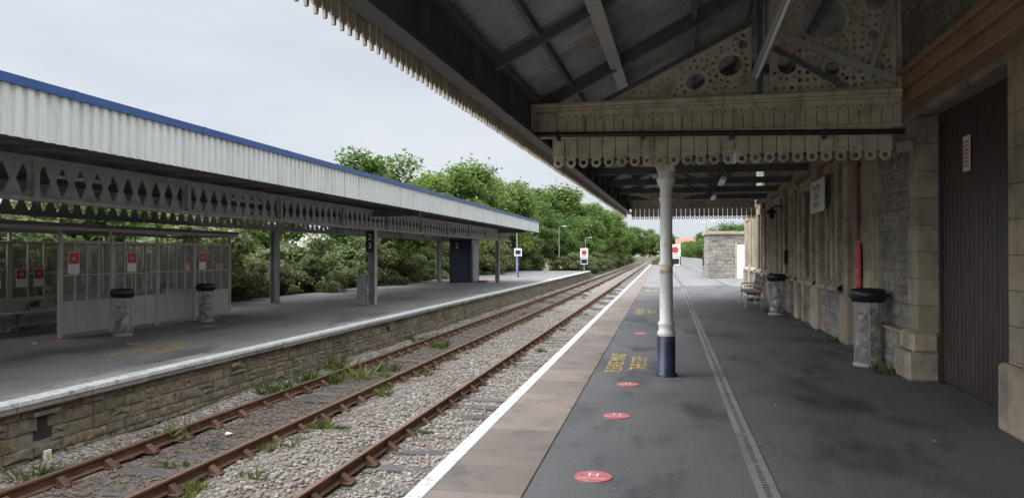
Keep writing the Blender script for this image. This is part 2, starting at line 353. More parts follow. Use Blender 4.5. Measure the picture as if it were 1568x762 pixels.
def track(xa,xb,exposed):
    tr=MB('railway_track')
    for x in (xa,xb):
        prof=[(-.06,-1.05),(.06,-1.05),(.06,-1.037),(.012,-1.02),(.012,-.945),(.034,-.93),(.034,-.905),(.026,-.9),(-.026,-.9),(-.034,-.905),(-.034,-.93),(-.012,-.945),(-.012,-1.02),(-.06,-1.037)]
        L=len(prof); vs=[(x+p,y,z) for y in (-2,280) for p,z in prof]
        for i in range(L):
            k='railtop' if i==7 else 'rust'
            o=[i,(i+1)%L,L+(i+1)%L,L+i]; tr.add([vs[q] for q in o],[(0,1,2,3)],k)
        for yj in (11.3,29.6,47.9):   # fishplated joints
            for sg in (-1,1): tr.box(x+sg*.014-(.012 if sg<0 else 0),x+sg*.014+(.012 if sg>0 else 0),yj-.25,yj+.25,-1.012,-.95,'rust')
    y=-1.6; r=random.Random(int(-xa*10))
    while y<150:
        c=(xa+xb)/2; dz=r.uniform(-.05,.0) if not exposed else r.uniform(-.025,0); lo=r.uniform(-.02,.02)
        tr.box(c-1.27+lo,c+1.27+lo,y-.125,y+.125,-1.2,-1.062+dz,'sleeper',.01)
        if y<70:
            for x in (xa,xb):
                tr.box(x-.19,x+.19,y-.085,y+.085,-1.075,-1.045,'chair',.008)
                for sg in (-1,1):
                    tr.add([(x+sg*.16,y-.06,-1.045),(x+sg*.16,y+.06,-1.045),(x+sg*.045,y+.05,-.955),(x+sg*.045,y-.05,-.955),(x+sg*.03,y-.06,-1.045),(x+sg*.03,y+.06,-1.045)],[(0,1,2,3),(0,3,4),(1,5,2),(3,2,5,4)],'chair')
                    tr.rev(x+sg*.155,y+.055,[(.018,-1.045),(.018,-1.02),(.01,-1.015)],'chair',6)
                tr.box(x-.075,x-.02,y-.1+r.uniform(-.03,.03),y+.1,-1.0,-.945,'keynew' if r.random()<.25 else 'key',.008)
        y+=.76
    return tr.done()
track(-6.86,-5.42,False); track(-3.71,-2.27,True)

# ------------------------------------------------------------ near platform
pl=MB('platform')
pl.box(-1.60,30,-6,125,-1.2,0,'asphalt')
rubble(pl,lambda u,v,w:(-1.60-w*.5,u,v),-6,40,-1.2,-.1,'rubble_l',5)
pl.box(-1.65,-.90,-6,125,-.09,.003,'gap')
y=-6
while y<122:
    pl.box(-1.648,-.905,y+.004,y+.906,-.085,.009+random.uniform(-.001,.001),'slab',.003); y+=.91
pl.box(-1.66,-1.535,-6,125,-.07,.0135,'white',.004)
pl.box(3.5,9,40,60,-.01,.004,'asphalt_l'); pl.box(-.9,1.0,38,118,-.01,.004,'asphalt_l'); pl.box(1.15,3.3,40,118,-.01,.004,'asphalt_l')  # lighter asphalt past the canopy: open daylight put into the colour
pl.done()
dr=MB('drainage_channel')
def dx(y): return .65+.0108*y
y=-2.0
while y<37:
    y2=y+.99
    for (a,b_,k,zt) in ((-.07,-.02,'conc',.007),(.02,.07,'conc',.007),(-.02,.02,'slot',.002)):
        vs=[(dx(yy)+xx,yy,zz) for zz in (-.05,zt) for yy in (y,y2) for xx in (a,b_)]
        dr.add(vs,[(0,2,3,1),(4,5,7,6),(0,1,5,4),(2,6,7,3),(0,4,6,2),(1,3,7,5)],k)
    yy=y
    while yy<y2-.03 and y<22:
        xx=dx(yy); dr.box(xx-.02,xx+.02,yy+.01,yy+.032,-.01,.006,'conc'); yy+=.06
    y+=1.0
dr.done()
def ground_text(name,txt,size,x,y,z,k='yellow'):
    mb=MB(name); mb.text(txt,size,Matrix.Translation((x,y,z))@Matrix.Rotation(math.radians(90),4,'Z'),k); return mb.done(False)
for (x,y) in ((-.47,11.3),(-.40,21.5),(-.38,34)):
    ground_text('platform_warning_text','PLEASE MIND\nTHE STEP',.33,x,y,.005)
ground_text('platform_warning_text','MIND THE\nSTEP',.46,-9.1,12.4,-.144)
ground_text('platform_warning_text','MIND THE\nSTEP',.46,-8.8,25.0,-.144)
for i,(x,y) in enumerate(((-.48,5.44),(-.43,7.54),(-.40,9.4),(-.40,15.5))):
    d=MB('floor_distancing_sticker'); rr=.135
    d.rev(x,y,[(rr,.001),(rr,.007)],'pink',32,False)
    d.text('H',.12,Matrix.Translation((x,y+.03,.0085)),'wsign'); d.text('KEEP APART',.038,Matrix.Translation((x,y-.055,.0085)),'wsign')
    d.done(False)
for (x,y) in ((-10.2,13.1),(-10.9,16.7),(-12.0,13.2)):
    d=MB('floor_distancing_sticker'); d.rev(x,y,[(.15,-.149),(.15,-.144)],'pink',24,False); d.done(False)

# ------------------------------------------------------------ far platform
lp=MB('platform'); zt=-.15
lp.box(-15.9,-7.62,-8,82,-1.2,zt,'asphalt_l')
lp.add([(-15.9,82,zt),(-7.62,82,zt),(-7.62,90,-1.15),(-15.9,90,-1.15)],[(0,1,2,3)],'asphalt_l')
lp.add([(-7.62,82,zt),(-7.62,90,-1.15),(-7.62,82,-1.2)],[(0,1,2)],'mortar')
holes=((7.95,8.3,-.72,-.38),(12.3,12.55,-.62,-.4),(20.2,20.4,-.6,-.42))
rubble(lp,lambda u,v,w:(-7.615+w,u,v),-8,82,-1.2,-.27,'rubble_l',3,.07,.19,.12,.46,holes=holes)
for h in holes:
    lp.box(-7.612,-7.608,h[0]+.02,h[1]-.02,h[2]+.02,h[3]-.02,'slot')  # thin dark panel, shade inside the wall hole put in as colour
    lp.box(-7.6,-7.54,h[0]-.03,h[1]+.03,h[3]-.02,h[3]+.04,'rubble_l',.01)
y=-8
while y<82:
    l=random.uniform(.9,1.2); l=min(l,82-y); j=random.uniform(-.015,.015)
    lp.box(-7.98,-7.50+j,y+.004,y+l-.004,-.285,-.165,'coping',.014)
    lp.box(-7.70,-7.485+j,y+.002,y+l-.002,-.215,zt+.008,'white',.012)
    lp.box(-7.99,-7.70,y+.003,y+l-.003,-.165,zt+.004,'coping',.002)
    y+=l
lp.done()

# ------------------------------------------------------------ far canopy
cn=MB('platform_canopy'); Y0,Y1=-6,49.4
pts=[];y=Y0
while y<Y1:
    pts+=[(y,-8.0),(y+.085,-8.0),(y+.105,-8.035),(y+.165,-8.035),(y+.185,-8.0)]; y+=.19
vs=[];fs=[]
for i,(yy,xx) in enumerate(pts): vs+=[(xx+.035,yy,3.09),(xx+.035,yy,3.74)]
for i in range(len(pts)-1): fs.append((2*i,2*i+2,2*i+3,2*i+1))
cn.add(vs,fs,'fascia')
cn.box(-8.12,-8.06,Y0,Y1,3.085,3.74,'dgrey')
cn.box(-8.14,-7.93,Y0,Y1+.05,3.74,3.86,'blue')
y=Y0+3
while y<Y1: cn.box(-7.932,-7.926,y-.05,y+.05,3.735,3.865,'blue'); y+=3
cn.box(-15.7,-8.14,Y0,Y1,3.30,3.34,'soffit'); cn.box(-15.7,-8.14,Y0,Y1,3.345,3.72,'dgrey')
cn.box(-15.75,-15.7,Y0,Y1,3.1,3.8,'fascia'); cn.box(-15.6,-8.12,Y1,Y1+.04,3.1,3.74,'fascia')
y=Y0+1
while y<Y1: cn.box(-15.69,-8.13,y-.03,y+.03,3.22,3.298,'soffit'); y+=1.25
for x in (-8.9,-11.8,-15): cn.box(x-.05,x+.05,Y0,Y1,3.19,3.296,'dgrey')
for gx in (-9.95,-13.7):
    cn.box(gx-.09,gx+.09,Y0,Y1,3.10,3.18,'girder'); cn.box(gx-.09,gx+.09,Y0,Y1,2.47,2.53,'girder')
    y=Y0
    while y<Y1-.3:
        cy=y+.2; fn=lambda a,b_,t,gx=gx:(gx+t-.015,a,b_)
        cn.plate([(y,2.53),(y+.4,2.53),(y+.4,3.10),(y,3.10)],[[(cy-.15,2.815),(cy-.03,2.585),(cy+.03,2.585),(cy+.15,2.815),(cy+.03,3.045),(cy-.03,3.045)]],fn,.03,'girder')
        y+=.4
    for y in np.arange(Y0+.4,Y1,4.0): cn.box(gx-.07,gx+.07,y-.06,y+.06,2.532,3.098,'girder')
for y in (4.6,25.0,45.6):
    for gx in (-9.95,-13.7):
        for sx in (-.11,.11): cn.box(gx+sx-.012,gx+sx+.012,y-.13,y+.13,zt,2.47,'girder')
        cn.box(gx-.1,gx+.1,y-.01,y+.01,zt,2.47,'girder'); cn.box(gx-.2,gx+.2,y-.2,y+.2,zt,zt+.03,'girder')
        for z in np.arange(.1,2.4,.15):
            for sy_ in (-.1,.1): cn.tube([(gx+.12,y+sy_,z),(gx+.135,y+sy_,z)],.014,'girder',6)
    cn.box(-15.5,-8.2,y-.08,y+.08,2.95,3.19,'dgrey')
for x,y in ((-11.3,13),(-11.3,19),(-11.3,29),(-11.3,37)):
    cn.box(x-.06,x+.06,y-.75,y+.75,3.06,3.13,'tube',.02); cn.tube([(x,y,3.13),(x,y,3.22)],.02,'dgrey')
cn.done()

# ------------------------------------------------------------ waiting shelter
sh=MB('waiting_shelter')
ysx=[13.6,15.1,16.7,18.2,19.9]; xf=-12.35; xb=-14.6
def panel_y(x,a,b_,zt_,cols=4,face=1):
    z0=zt+.10; sh.box(x-.012,x+.012,a+.04,b_-.04,z0,zt+.72,'lgrey')
    for q in (z0,zt+.74,zt_-.04): sh.box(x-.022,x+.022,a+.03,b_-.03,q-.025,q+.025,'lgrey')
    for i in range(cols+1):
        yy=a+.05+(b_-a-.1)*i/cols; sh.box(x-.018,x+.018,yy-.016,yy+.016,z0,zt_,'lgrey')
    zm=zt+1.32; sh.box(x-.014,x+.014,a+.04,b_-.04,zm-.012,zm+.012,'lgrey')
    sh.box(x-.004,x+.004,a+.05,b_-.05,zt+.76,zt_-.06,'glass')
for a,b_ in zip(ysx[:-1],ysx[1:]): panel_y(xf,a,b_,1.92)
for y in ysx:
    sh.box(xf-.035,xf+.035,y-.035,y+.035,zt,1.97,'lgrey'); sh.tube([(xf,y,1.97),(xf-.05,y,2.2)],.02,'lgrey')
ysb=[8.6,10.1,11.6,13.1,14.6,16.1,17.6,18.75,19.9]
for a,b_ in zip(ysb[:-1],ysb[1:]): panel_y(xb,a,b_,1.92,3)
for y in ysb: sh.box(xb-.03,xb+.03,y-.03,y+.03,zt,2.2,'lgrey')
def panel_x(y,a,b_,cols):
    sh.box(a,b_,y-.012,y+.012,zt+.1,zt+.72,'lgrey')
    for q in (zt+.1,zt+.74,1.88): sh.box(a,b_,y-.022,y+.022,q-.025,q+.025,'lgrey')
    for i in range(cols+1):
        xx=a+(b_-a)*i/cols; sh.box(xx-.016,xx+.016,y-.018,y+.018,zt+.1,1.9,'lgrey')
    sh.box(a,b_,y-.004,y+.004,zt+.76,1.86,'glass')
panel_x(19.94,xb,xb+1.25,3); panel_x(19.94,xf-.6,xf,2); panel_x(8.56,xb,xf,5)
sh.box(xb-.15,xf+.15,8.4,20.15,2.2,2.27,'dgrey')
for x in (xf,xb): sh.box(x-.04,x+.04,8.4,20.15,2.12,2.195,'mgrey')
for y in (8.6,13.6,19.9): sh.box(xf-.03,xf+.03,y-.03,y+.03,zt,2.12,'mgrey')
for y in (8.6,11.1,13.6,16.7,19.9): sh.beam((xb,y,2.13),(xf,y,2.13),.05,.06,'mgrey')
for x in (-14.1,-13.98,-13.86): sh.box(x-.04,x+.04,9,19.2,.30,.33,'mgrey')
for y in np.arange(9.4,19.3,1.6): sh.box(-14.15,-13.8,y-.02,y+.02,.26,.298,'dgrey'); sh.box(-14.0,-13.96,y-.02,y+.02,zt,.26,'dgrey')
TR=Matrix(((0,0,1,0),(1,0,0,0),(0,1,0,0),(0,0,0,1)))
def notice(x,y,z,w=.3,h=.42):
    sh.box(x,x+.006,y-w/2,y+w/2,z,z+h,'wsign'); sh.box(x+.006,x+.009,y-w/2+.015,y+w/2-.015,z+h*.45,z+h-.015,'red')
    sh.text('H',.14,Matrix.Translation((x+.011,y,z+h*.7))@TR,'wsign')
for y in (13.95,15.75,18.55): notice(xf+.02,y,1.2,.32,.46)
for y in (9.3,12.2,12.65,): notice(xb+.03,y,.55,.24,.38)
for y in (12.45,14.2,14.9,15.4,16.9,18.2,19.2): notice(xb+.03,y,.85)
sh.box(-13.9,-13.6,19.905,19.912,1.1,1.55,'red'); sh.box(-13.85,-13.65,19.9,19.904,1.15,1.35,'wsign')
sh.box(-12.85,-12.5,19.905,19.912,1.1,1.6,'red'); sh.box(-12.8,-12.55,19.9,19.904,1.15,1.35,'wsign')
sh.done()

def bin_(name,x,y,z0,B,h=1.05,seed=0):
    b=MB(name,B); r=random.Random(seed)
    n=28
    vs=[];fs=[]; rows=14
    for i in range(rows+1):
        zz=z0+.05+(h-.22)*i/rows
        for j in range(n):
            tt=2*math.pi*j/n; rr=.195*(1+.035*math.sin(5*tt+i*.7+seed)+.03*math.sin(9*tt-i*.5))*(1-.10*(1-i/rows))
            vs.append((x+rr*math.cos(tt),y+rr*math.sin(tt),zz))
    for i in range(rows):
        for j in range(n): fs.append((i*n+j,i*n+(j+1)%n,(i+1)*n+(j+1)%n,(i+1)*n+j))
    b.add(vs,fs,'bag',True)
    b.rev(x,y,[(.2,z0),(.21,z0+.015),(.2,z0+.04),(.05,z0+.045)],'mgrey',24)
    zl=z0+h-.17
    b.rev(x,y,[(.20,zl-.03),(.225,zl-.02),(.235,zl+.02),(.25,zl+.03),(.25,zl+.10),(.24,zl+.12),(.235,zl+.15),(.18,zl+.165),(.172,zl+.12),(.0,zl+.11)],'black',28)
    b.tube([(x+.24,y,zl+.06),(x+.29,y,zl+.06)],.02,'black',8)
    for tt in (.4,2.5,4.6): b.tube([(x+.2*math.cos(tt),y+.2*math.sin(tt),z0+.02),(x+.205*math.cos(tt),y+.205*math.sin(tt),zl)],.007,'mgrey',6)
    for q in range(44):
        a_=r.uniform(0,6.28); rr=r.uniform(.03,.11); zz=z0+.1+r.random()**1.2*(h-.42); s_=r.uniform(.045,.085)
        jit=[(1+r.uniform(-.3,.3)) for _ in range(12)]
        b.add([(x+rr*math.cos(a_)+p[0]*s_*jj,y+rr*math.sin(a_)+p[1]*s_*jj,zz+p[2]*s_*jj) for p,jj in zip(ico,jit)],[tuple(f) for f in icf],r.choice(['litter','litter','lgrey','wsign','brown','conc','mgrey','pipe','keynew']))
    return b.done()
bin_('litter_bin',-11.5,14.4,zt,False,1.02,1); bin_('litter_bin',-11.8,17.9,zt,False,1.0,2)
bin_('litter_bin',2.62,11.75,0,True,1.12,3); bin_('litter_bin',2.45,21.2,0,True,1.1,4)

RX=Matrix(((1,0,0,0),(0,0,-1,0),(0,1,0,0),(0,0,0,1)))
sg=MB('platform_number_sign')
sg.box(-10.1,-9.8,24.72,24.76,1.70,2.42,'black',.01); sg.text('2\n3',.30,Matrix.Translation((-9.95,24.715,2.06))@RX,'wsign')
sg.box(-10.0,-9.9,24.76,24.87,1.9,2.3,'dgrey'); sg.done()
cb=MB('equipment_cabinet'); cb.box(-10.5,-10.2,24.85,25.15,zt,.85,'mgrey',.02); cb.box(-10.47,-10.23,24.835,24.849,-.05,.8,'girder',.005); cb.tube([(-10.27,24.83,.4),(-10.27,24.8,.4)],.02,'black'); cb.done()
kb=MB('platform_kiosk')
kb.box(-13.2,-11.75,46.2,48.2,zt,2.55,'navy',.02); kb.box(-13.25,-11.7,46.15,48.25,2.55,2.68,'dgrey',.02)
kb.box(-13.1,-12.0,46.17,46.198,zt+.05,2.1,'navy'); kb.box(-11.748,-11.73,46.5,47.9,zt+.05,2.3,'girder')
kb.box(-13.0,-12.4,46.13,46.168,1.85,2.45,'black'); kb.text('2',.5,Matrix.Translation((-12.7,46.125,2.15))@RX,'wsign')
for z in (0.0,.9): kb.box(-11.728,-11.70,46.6,46.7,z,z+.15,'mgrey')
kb.box(-11.5,-10.9,46.5,47.2,zt,zt+.12,'red',.02); kb.done()

# ------------------------------------------------------------ station building (B frame)
sb=MB('station_building',True); XF=2.95
FN=lambda off:(lambda u,v,w:(XF-off-w,u,v))
sb.box(XF+.02,XF+6,10.42,37.5,0,5.4,'mortar'); sb.box(XF+.02,XF+6,-8,7.66,0,5.4,'mortar'); sb.box(XF+.3,XF+6,7.66,10.42,0,5.4,'slot'); sb.box(XF+.02,XF+.3,7.66,10.42,3.36,5.4,'mortar')
def ashl(y0,y1,z0,z1,off,d0=-.05,h=.32,quoin=False):
    z=z0;i=0
    while z<z1-.02:
        hh=h if z+h*1.4<z1 else z1-z
        e=(.07 if i%2 else 0) if quoin else 0
        sb.box(XF-off,XF+.3 if d0<-.1 else XF-d0,y0,y1+e,z+.002,z+hh-.002,'ashlar',.006); z+=hh;i+=1
rubble(sb,FN(0),-8,7.2,0,3.38,'rubble_r',21)
ashl(7.2,7.69,0,3.36,.05,-.2)
sb.box(XF-.14,XF+.2,7.12,7.71,.0,.62,'ashlar',.03)
ashl(10.39,10.75,.62,3.36,.05,-.2,.34,True)
sb.box(XF-.17,XF+.2,10.37,11.0,0,.36,'ashlar',.03); sb.box(XF-.13,XF+.2,10.375,10.95,.36,.62,'ashlar',.04)
sb.box(XF-.05,XF+.3,7.1,9.0,3.365,3.62,'ashlar',.01); sb.box(XF-.05,XF+.3,9.005,10.9,3.365,3.62,'ashlar',.01)
rubble(sb,FN(0),10.78,12.3,0,3.62,'rubble_r',22,.12,.24,.16,.5)
rubble(sb,FN(.10),11.0,12.3,0,.55,'rubble_r',24,.12,.24,.16,.5)
sb.box(XF-.14,XF,10.98,12.32,.55,.60,'ashlar',.02)
ashl(12.3,12.62,0,3.6,.07)
ashl(12.62,14.3,0,3.6,.0,-.05,.45)
ashl(14.3,14.7,0,3.6,.10)
sb.box(XF-.16,XF+.1,14.22,14.78,0,.9,'ashlar',.04)
y=14.7; bi=0
while y<36.5:
    pitch=2.75; y1=min(y+pitch,37.3)
    rubble(sb,FN(.06),y,y1-.42,0,.98,'rubble_r',30+bi,.12,.26,.18,.5)
    sb.add([(XF-.19,y,.92),(XF-.19,y1-.42,.92),(XF-.19,y1-.42,1.0),(XF-.19,y,1.0),(XF,y,1.12),(XF,y1-.42,1.12)],[(0,1,2,3),(3,2,5,4)],'ashlar')
    rubble(sb,FN(-.0),y,y1-.42,1.1,3.6,'rubble_r',50+bi,.12,.26,.18,.5)
    w0=y+.55; w1=y1-.42-.55
    if bi%2==0:
        for a in (w0,w1-.22,(w0+w1)/2-.1): ashl(a,a+.22,1.12,3.2,.09,-.02,.4)
        sb.box(XF-.11,XF+.0,w0-.12,w1+.12,3.2,3.42,'ashlar',.02)
    else:
        for a in (w0-.1,w1-.15): ashl(a,a+.25,.0,3.1,.13,-.02,.42)
        sb.box(XF-.16,XF,w0-.2,w1+.2,3.1,3.35,'ashlar',.02)
        sb.box(XF-.06,XF-.0,w0+.15,w1-.15,0,3.1,'door' if bi%4==1 else 'brown',.01)
    ashl(y1-.42,y1,0,3.6,.12); sb.box(XF-.2,XF+.02,y1-.47,y1+.05,0,.95,'ashlar',.04)
    sb.box(XF-.2,XF+.02,y1-.45,y1+.03,3.25,3.6,'ashlar',.04)
    y+=pitch; bi+=1
rubble(sb,FN(.0),-8,37.3,3.77,5.4,'rubble_r',99,.14,.28,.2,.55)
sb.box(XF-.02,XF+6,37.5,37.6,0,5.4,'ashlar')
sb.box(XF+.25,XF+.28,7.69,10.39,.0,3.36,'door')
y=7.70
while y<10.38:
    sb.box(XF+.218,XF+.252,y+.006,min(y+.125,10.385),.03,3.34,'door',.010); y+=.128
sb.box(XF+.19,XF+.216,7.69,10.39,3.22,3.36,'door'); sb.box(XF+.19,XF+.216,10.31,10.388,0,3.22,'door')
sb.done()
nd=MB('notice_board',True)
nd.box(XF+.195,XF+.205,9.35,9.55,2.55,2.95,'wsign')
for z in np.arange(2.6,2.9,.045): nd.box(XF+.190,XF+.194,9.38,9.52,z,z+.02,'pink')
nd.done()
fs=MB('fire_point_sign',True); fs.box(XF-.06,XF-.03,13.55,13.85,.97,1.8,'red',.01)
TL=Matrix(((0,0,-1,0),(-1,0,0,0),(0,1,0,0),(0,0,0,1)))
for i,ch in enumerate('FIRE'): fs.text(ch,.15,Matrix.Translation((XF-.063,13.7,1.68-i*.18))@TL,'wsign')
fs.box(XF-.03,XF,13.6,13.8,1.2,1.6,'black'); fs.done()
dp=MB('drainpipe',True)
for y in (13.75,19.95,28.3):
    dp.tube([(XF-.07,y+.0,1.85 if y<14 else .05),(XF-.07,y,3.5)],.05,'pipe',10)
    for z in (2.2,3.1): dp.tube([(XF-.07,y,z),(XF-.07,y,z+.08)],.062,'pipe',10); dp.box(XF-.05,XF,y-.02,y+.02,z,z+.06,'pipe')
dp.done()
st=MB('station_name_sign',True); st.box(XF-.24,XF-.2,15.8,17.35,2.48,3.15,'wsign',.01)
st.text('Ticket Office\nToilets\nWay Out',.18,Matrix.Translation((XF-.243,16.6,2.82))@TL,'black')
for y in (16.1,17.1): st.box(XF-.2,XF,y-.02,y+.02,2.7,2.75,'mgrey')
st.done()
fl=MB('floodlight',True); fl.box(XF-.22,XF-.05,10.5,10.7,2.93,3.07,'mgrey',.02); fl.box(XF-.05,XF,10.55,10.62,2.97,3.03,'dgrey'); fl.done()
wl=MB('wall_lantern',True); wl.tube([(XF,23,2.95),(XF-.3,23,3.05),(XF-.42,23,2.95)],.02,'black'); wl.rev(XF-.42,23,[(.03,2.95),(.16,2.84),(.17,2.81),(.08,2.8),(.07,2.66),(.02,2.64)],'black',16); wl.box(XF-.16,XF-.02,22.3,22.6,1.35,1.75,'black',.02); wl.done()
bn=MB('platform_bench',True); q0=-.45
for y in (23.7,25.9):
    for pts_ in ([(2.30+q0,y,0),(2.36+q0,y,.40)],[(2.80+q0,y,.0),(2.72+q0,y,.42),(2.86+q0,y,.96)],[(2.34+q0,y,.42),(2.74+q0,y,.40)],[(2.36+q0,y,.42),(2.34+q0,y,.66),(2.78+q0,y,.68)]): bn.tube(pts_,.022,'mgrey',8)
for i in range(4): bn.box(2.33+q0+i*.105,2.425+q0+i*.105,23.5,26.1,.43,.47,'wood',.006)
for i in range(3): bn.beam((2.75+q0+i*.040,23.5,.56+i*.155),(2.75+q0+i*.040,26.1,.56+i*.155),.035,.135,'wood')
bn.done()

# ------------------------------------------------------------ near canopy (B frame)
c=MB('station_canopy',True); XE=-2.0; YA,YB=-1.0,29.0; YT=9.95
def roofz(x): return 3.68+.52*(x-XE) if x<1.0 else 3.68+1.56-.16*(x-1.0)
for (xa,xb_) in ((XE-.1,1.0),(1.0,XF)):
    vs=[];fs=[];ys_=np.arange(YA,YB,.02)
    for y in ys_:
        dz=.032*math.sin(2*math.pi*y/.16)
        vs+=[(xa,y,roofz(xa)+dz),(xb_,y,roofz(xb_)+dz)]
    for i in range(len(ys_)-1): fs.append((2*i,2*i+1,2*i+3,2*i+2))
    c.add(vs,fs,'corr',True)
    vs=[(x,y,roofz(x)+.05) for x in (xa,xb_) for y in (YA,YB)]; c.add(vs,[(0,1,3,2)],'dgrey')
for x,w,h,k in ((-.85,.10,.16,'mgrey'),(.15,.06,.1,'dgrey'),(1.0,.08,.2,'dgrey'),(1.9,.06,.12,'dgrey'),(-1.45,.05,.08,'dgrey')):
    c.box(x-w/2,x+w/2,YA,YB,roofz(x)-.035-h,roofz(x)-.035,k)
c.box(-.85-.08,-.85+.08,YA,YB,roofz(-.85)-.21,roofz(-.85)-.197,'mgrey')
c.box(XE-.02,XE+.02,YA,YB,3.17,3.62,'dgrey'); c.box(XE-.02,XE+.14,YA,YB,3.14,3.17,'dgrey'); c.box(XE-.02,XE+.16,YA,YB,3.62,3.65,'dgrey')
for y in np.arange(YA+.5,YB,1.5): c.box(XE+.02,XE+.10,y-.012,y+.012,3.17,3.62,'dgrey')
for y in np.arange(2,YB,.12):
    for z in (3.21,3.57): c.tube([(XE+.02,y,z),(XE+.032,y,z)],.013,'dgrey',6)
p=.115; y=YA
while y<YB:
    jz=random.uniform(-.006,.006)
    o=[(y+.003,3.55),(y+.003,3.09+jz),(y+.014,3.055+jz),(y+.036,3.06+jz),(y+p/2-.01,3.005+jz),(y+p/2+.01,3.005+jz),(y+p-.036,3.06+jz),(y+p-.014,3.055+jz),(y+p-.003,3.09+jz),(y+p-.003,3.55)]
    c.plate(o,[],lambda a,b_,t:(XE-.09+t,a,b_),.02,'cream'); y+=p
c.box(XE-.06,XE-.03,YA,YB,3.2,3.7,'cream')
c.box(XE-.2,XE-.03,YA,YB,3.6,3.72,'cream')
def truss(Y,full):
    w_,h_=(.09,.16) if not full or Y>9 else (.06,.10)
    c.beam((XE+.05,Y,roofz(XE+.05)-.12),(1.0,Y,roofz(1)-.12),w_,h_,'dgrey',up=(0,0,1))
    c.beam((1.0,Y,roofz(1)-.12),(XF,Y,roofz(XF)-.12),w_,h_,'dgrey')
    if not full:
        c.beam((XE+.05,Y,3.50),(XF-.3,Y,3.50),.08,.16,'dgrey'); c.beam((.9,Y,3.58),(.9,Y,5.1),.05,.06,'dgrey'); c.beam((.9,Y,3.58),(-.6,Y,4.25),.05,.06,'dgrey'); c.beam((.9,Y,3.58),(2.2,Y,4.9),.05,.06,'dgrey')
for Y in (14.6,17.2,19.9,22.6,25.4): truss(Y,False)
for Y in (5.4,7.7,2.2,-.8): truss(Y,True)
truss(YT+.15,True)
def tval(Y,zt_,x0off=.30):
    xl,xr=XE,2.6
    c.box(xl,xr,Y+.0,Y+.10,zt_-.38,zt_,'dgrey')
    x=xl+.0
    while x<xr-.02:
        x2=min(x+.125,xr); c.box(x+.003,x2-.003,Y-.03,Y-.002,zt_-.37,zt_-.0,'cream',.004); x+=.125
    c.box(xl,xr,Y-.10,Y+.10,zt_,zt_+.06,'cream',.015); c.box(xl,xr,Y-.075,Y-.032,zt_-.05,zt_-.0,'cream',.01)
    c.box(xl,xr,Y-.06,Y-.032,zt_-.41,zt_-.355,'cream',.01)
    c.box(xl,xl+.35,Y-.055,Y-.034,zt_-.34,zt_-.06,'cream',.01)
    pit=.1; x=xl+.38
    while x<xr-.05:
        o=[(x,zt_-.055),(x,zt_-.13)]+[(x+pit/2+.046*math.cos(t_),zt_-.13+.055*math.sin(t_)) for t_ in np.linspace(math.pi,2*math.pi,8)]+[(x+pit,zt_-.13),(x+pit,zt_-.055)]
        c.plate(o,[circ(x+pit/2,zt_-.135,.020,8)],lambda a,b_,t:(a,Y-.075+t,b_),.016,'cream'); x+=pit
    pit=.168; x=xl+x0off; zb=zt_-.73
    while x<xr-.1:
        o=[(x+.006,zt_-.40),(x+.006,zb+.06)]
        cx=x+pit/2; cz=zb-.005; rr=.066
        o+=[(x+.03,zb+.035)]+[(cx+rr*math.cos(t_),cz+rr*math.sin(t_)) for t_ in np.linspace(math.radians(140),math.radians(400),18)]+[(x+pit-.03,zb+.035),(x+pit-.006,zb+.06),(x+pit-.006,zt_-.40)]
        c.plate(o,[circ(cx,cz,.034,12)],lambda a,b_,t:(a,Y-.02+t,b_),.03,'cream')
        c.plate(circ(cx,cz,.058,16),[circ(cx,cz,.038,16)],lambda a,b_,t:(a,Y-.040+t,b_),.016,'cream')
        c.box(x+.006,x+pit-.006,Y-.034,Y-.0205,zb+.075,zb+.10,'cream')
        x+=pit
tval(YT,3.56); tval(28.9,3.74,.1)
c.plate([(XE,3.81),(XF-.3,3.81),(XF-.3,roofz(XF-.3)),(1.0,roofz(1.0)),(XE,roofz(XE)+.13)],[],lambda a,b_,t:(a,28.86+t,b_),.04,'cream')
c.tube([(XE-.02,YT-.13,3.20),(2.6,YT-.13,3.08)],.034,'black',10)
for x in (-1.6,-.5,.6,1.7): c.box(x-.02,x+.02,YT-.165,YT-.03,3.18-(x+2)*.028-.05,3.18-(x+2)*.028+.06,'black')
fn=lambda a,b_,t:(a,YT+.03+t,b_)
def pierced(outer,inside,holes_,gx,gz,r_):
    used=[];hr=[]
    def hole(x,y,rr_,n_=10,sx=1,sy=1,rot=0,pad=.012):
        m_=rr_*max(sx,sy)
        if not inside(x,y,m_+.018): return
        for (a_,b_,c_) in used:
            if math.hypot(a_-x,b_-y)<c_+m_+pad: return
        used.append((x,y,m_)); hr.append(circ(x,y,rr_,n_,sx,sy,rot))
    for h_ in holes_:
        hole(h_[0],h_[1],h_[2],22,*(h_[3:] if len(h_)>3 else ()))
        k_=max(6,int((h_[2]+.06)*6.28/.085))
        for q in range(k_): hole(h_[0]+(h_[2]+.06)*math.cos(6.283*q/k_),h_[1]+(h_[2]+.06)*math.sin(6.283*q/k_),.024,8)
    for z in gz:
        for x in gx: hole(x+random.uniform(-.008,.008),z,r_,8)
    c.plate(outer,hr,fn,.02,'cream')
    for h_ in holes_:                      # raised rims round the big openings
        if len(h_)==3: c.plate(circ(h_[0],h_[1],h_[2]+.028,24),[circ(h_[0],h_[1],h_[2]+.002,24)],lambda a,b_,t:(a,YT+.006+t,b_),.022,'cream')
ins_l=lambda x,y,m_: x+m_<.86 and y-m_>3.63 and y+m_*1.12<3.63+.486*(x+.95)
pierced([(-.95,3.63),(.86,3.63),(.86,4.51)],ins_l,[(.60,4.02,.15,1,.85,.5),(.17,3.84,.125,1,.78,.5),(-.20,3.76,.07),(.66,3.75,.055),(.40,3.72,.05),(.76,4.28,.06)],np.arange(-.7,.85,.085),np.arange(3.66,4.45,.075),.020)
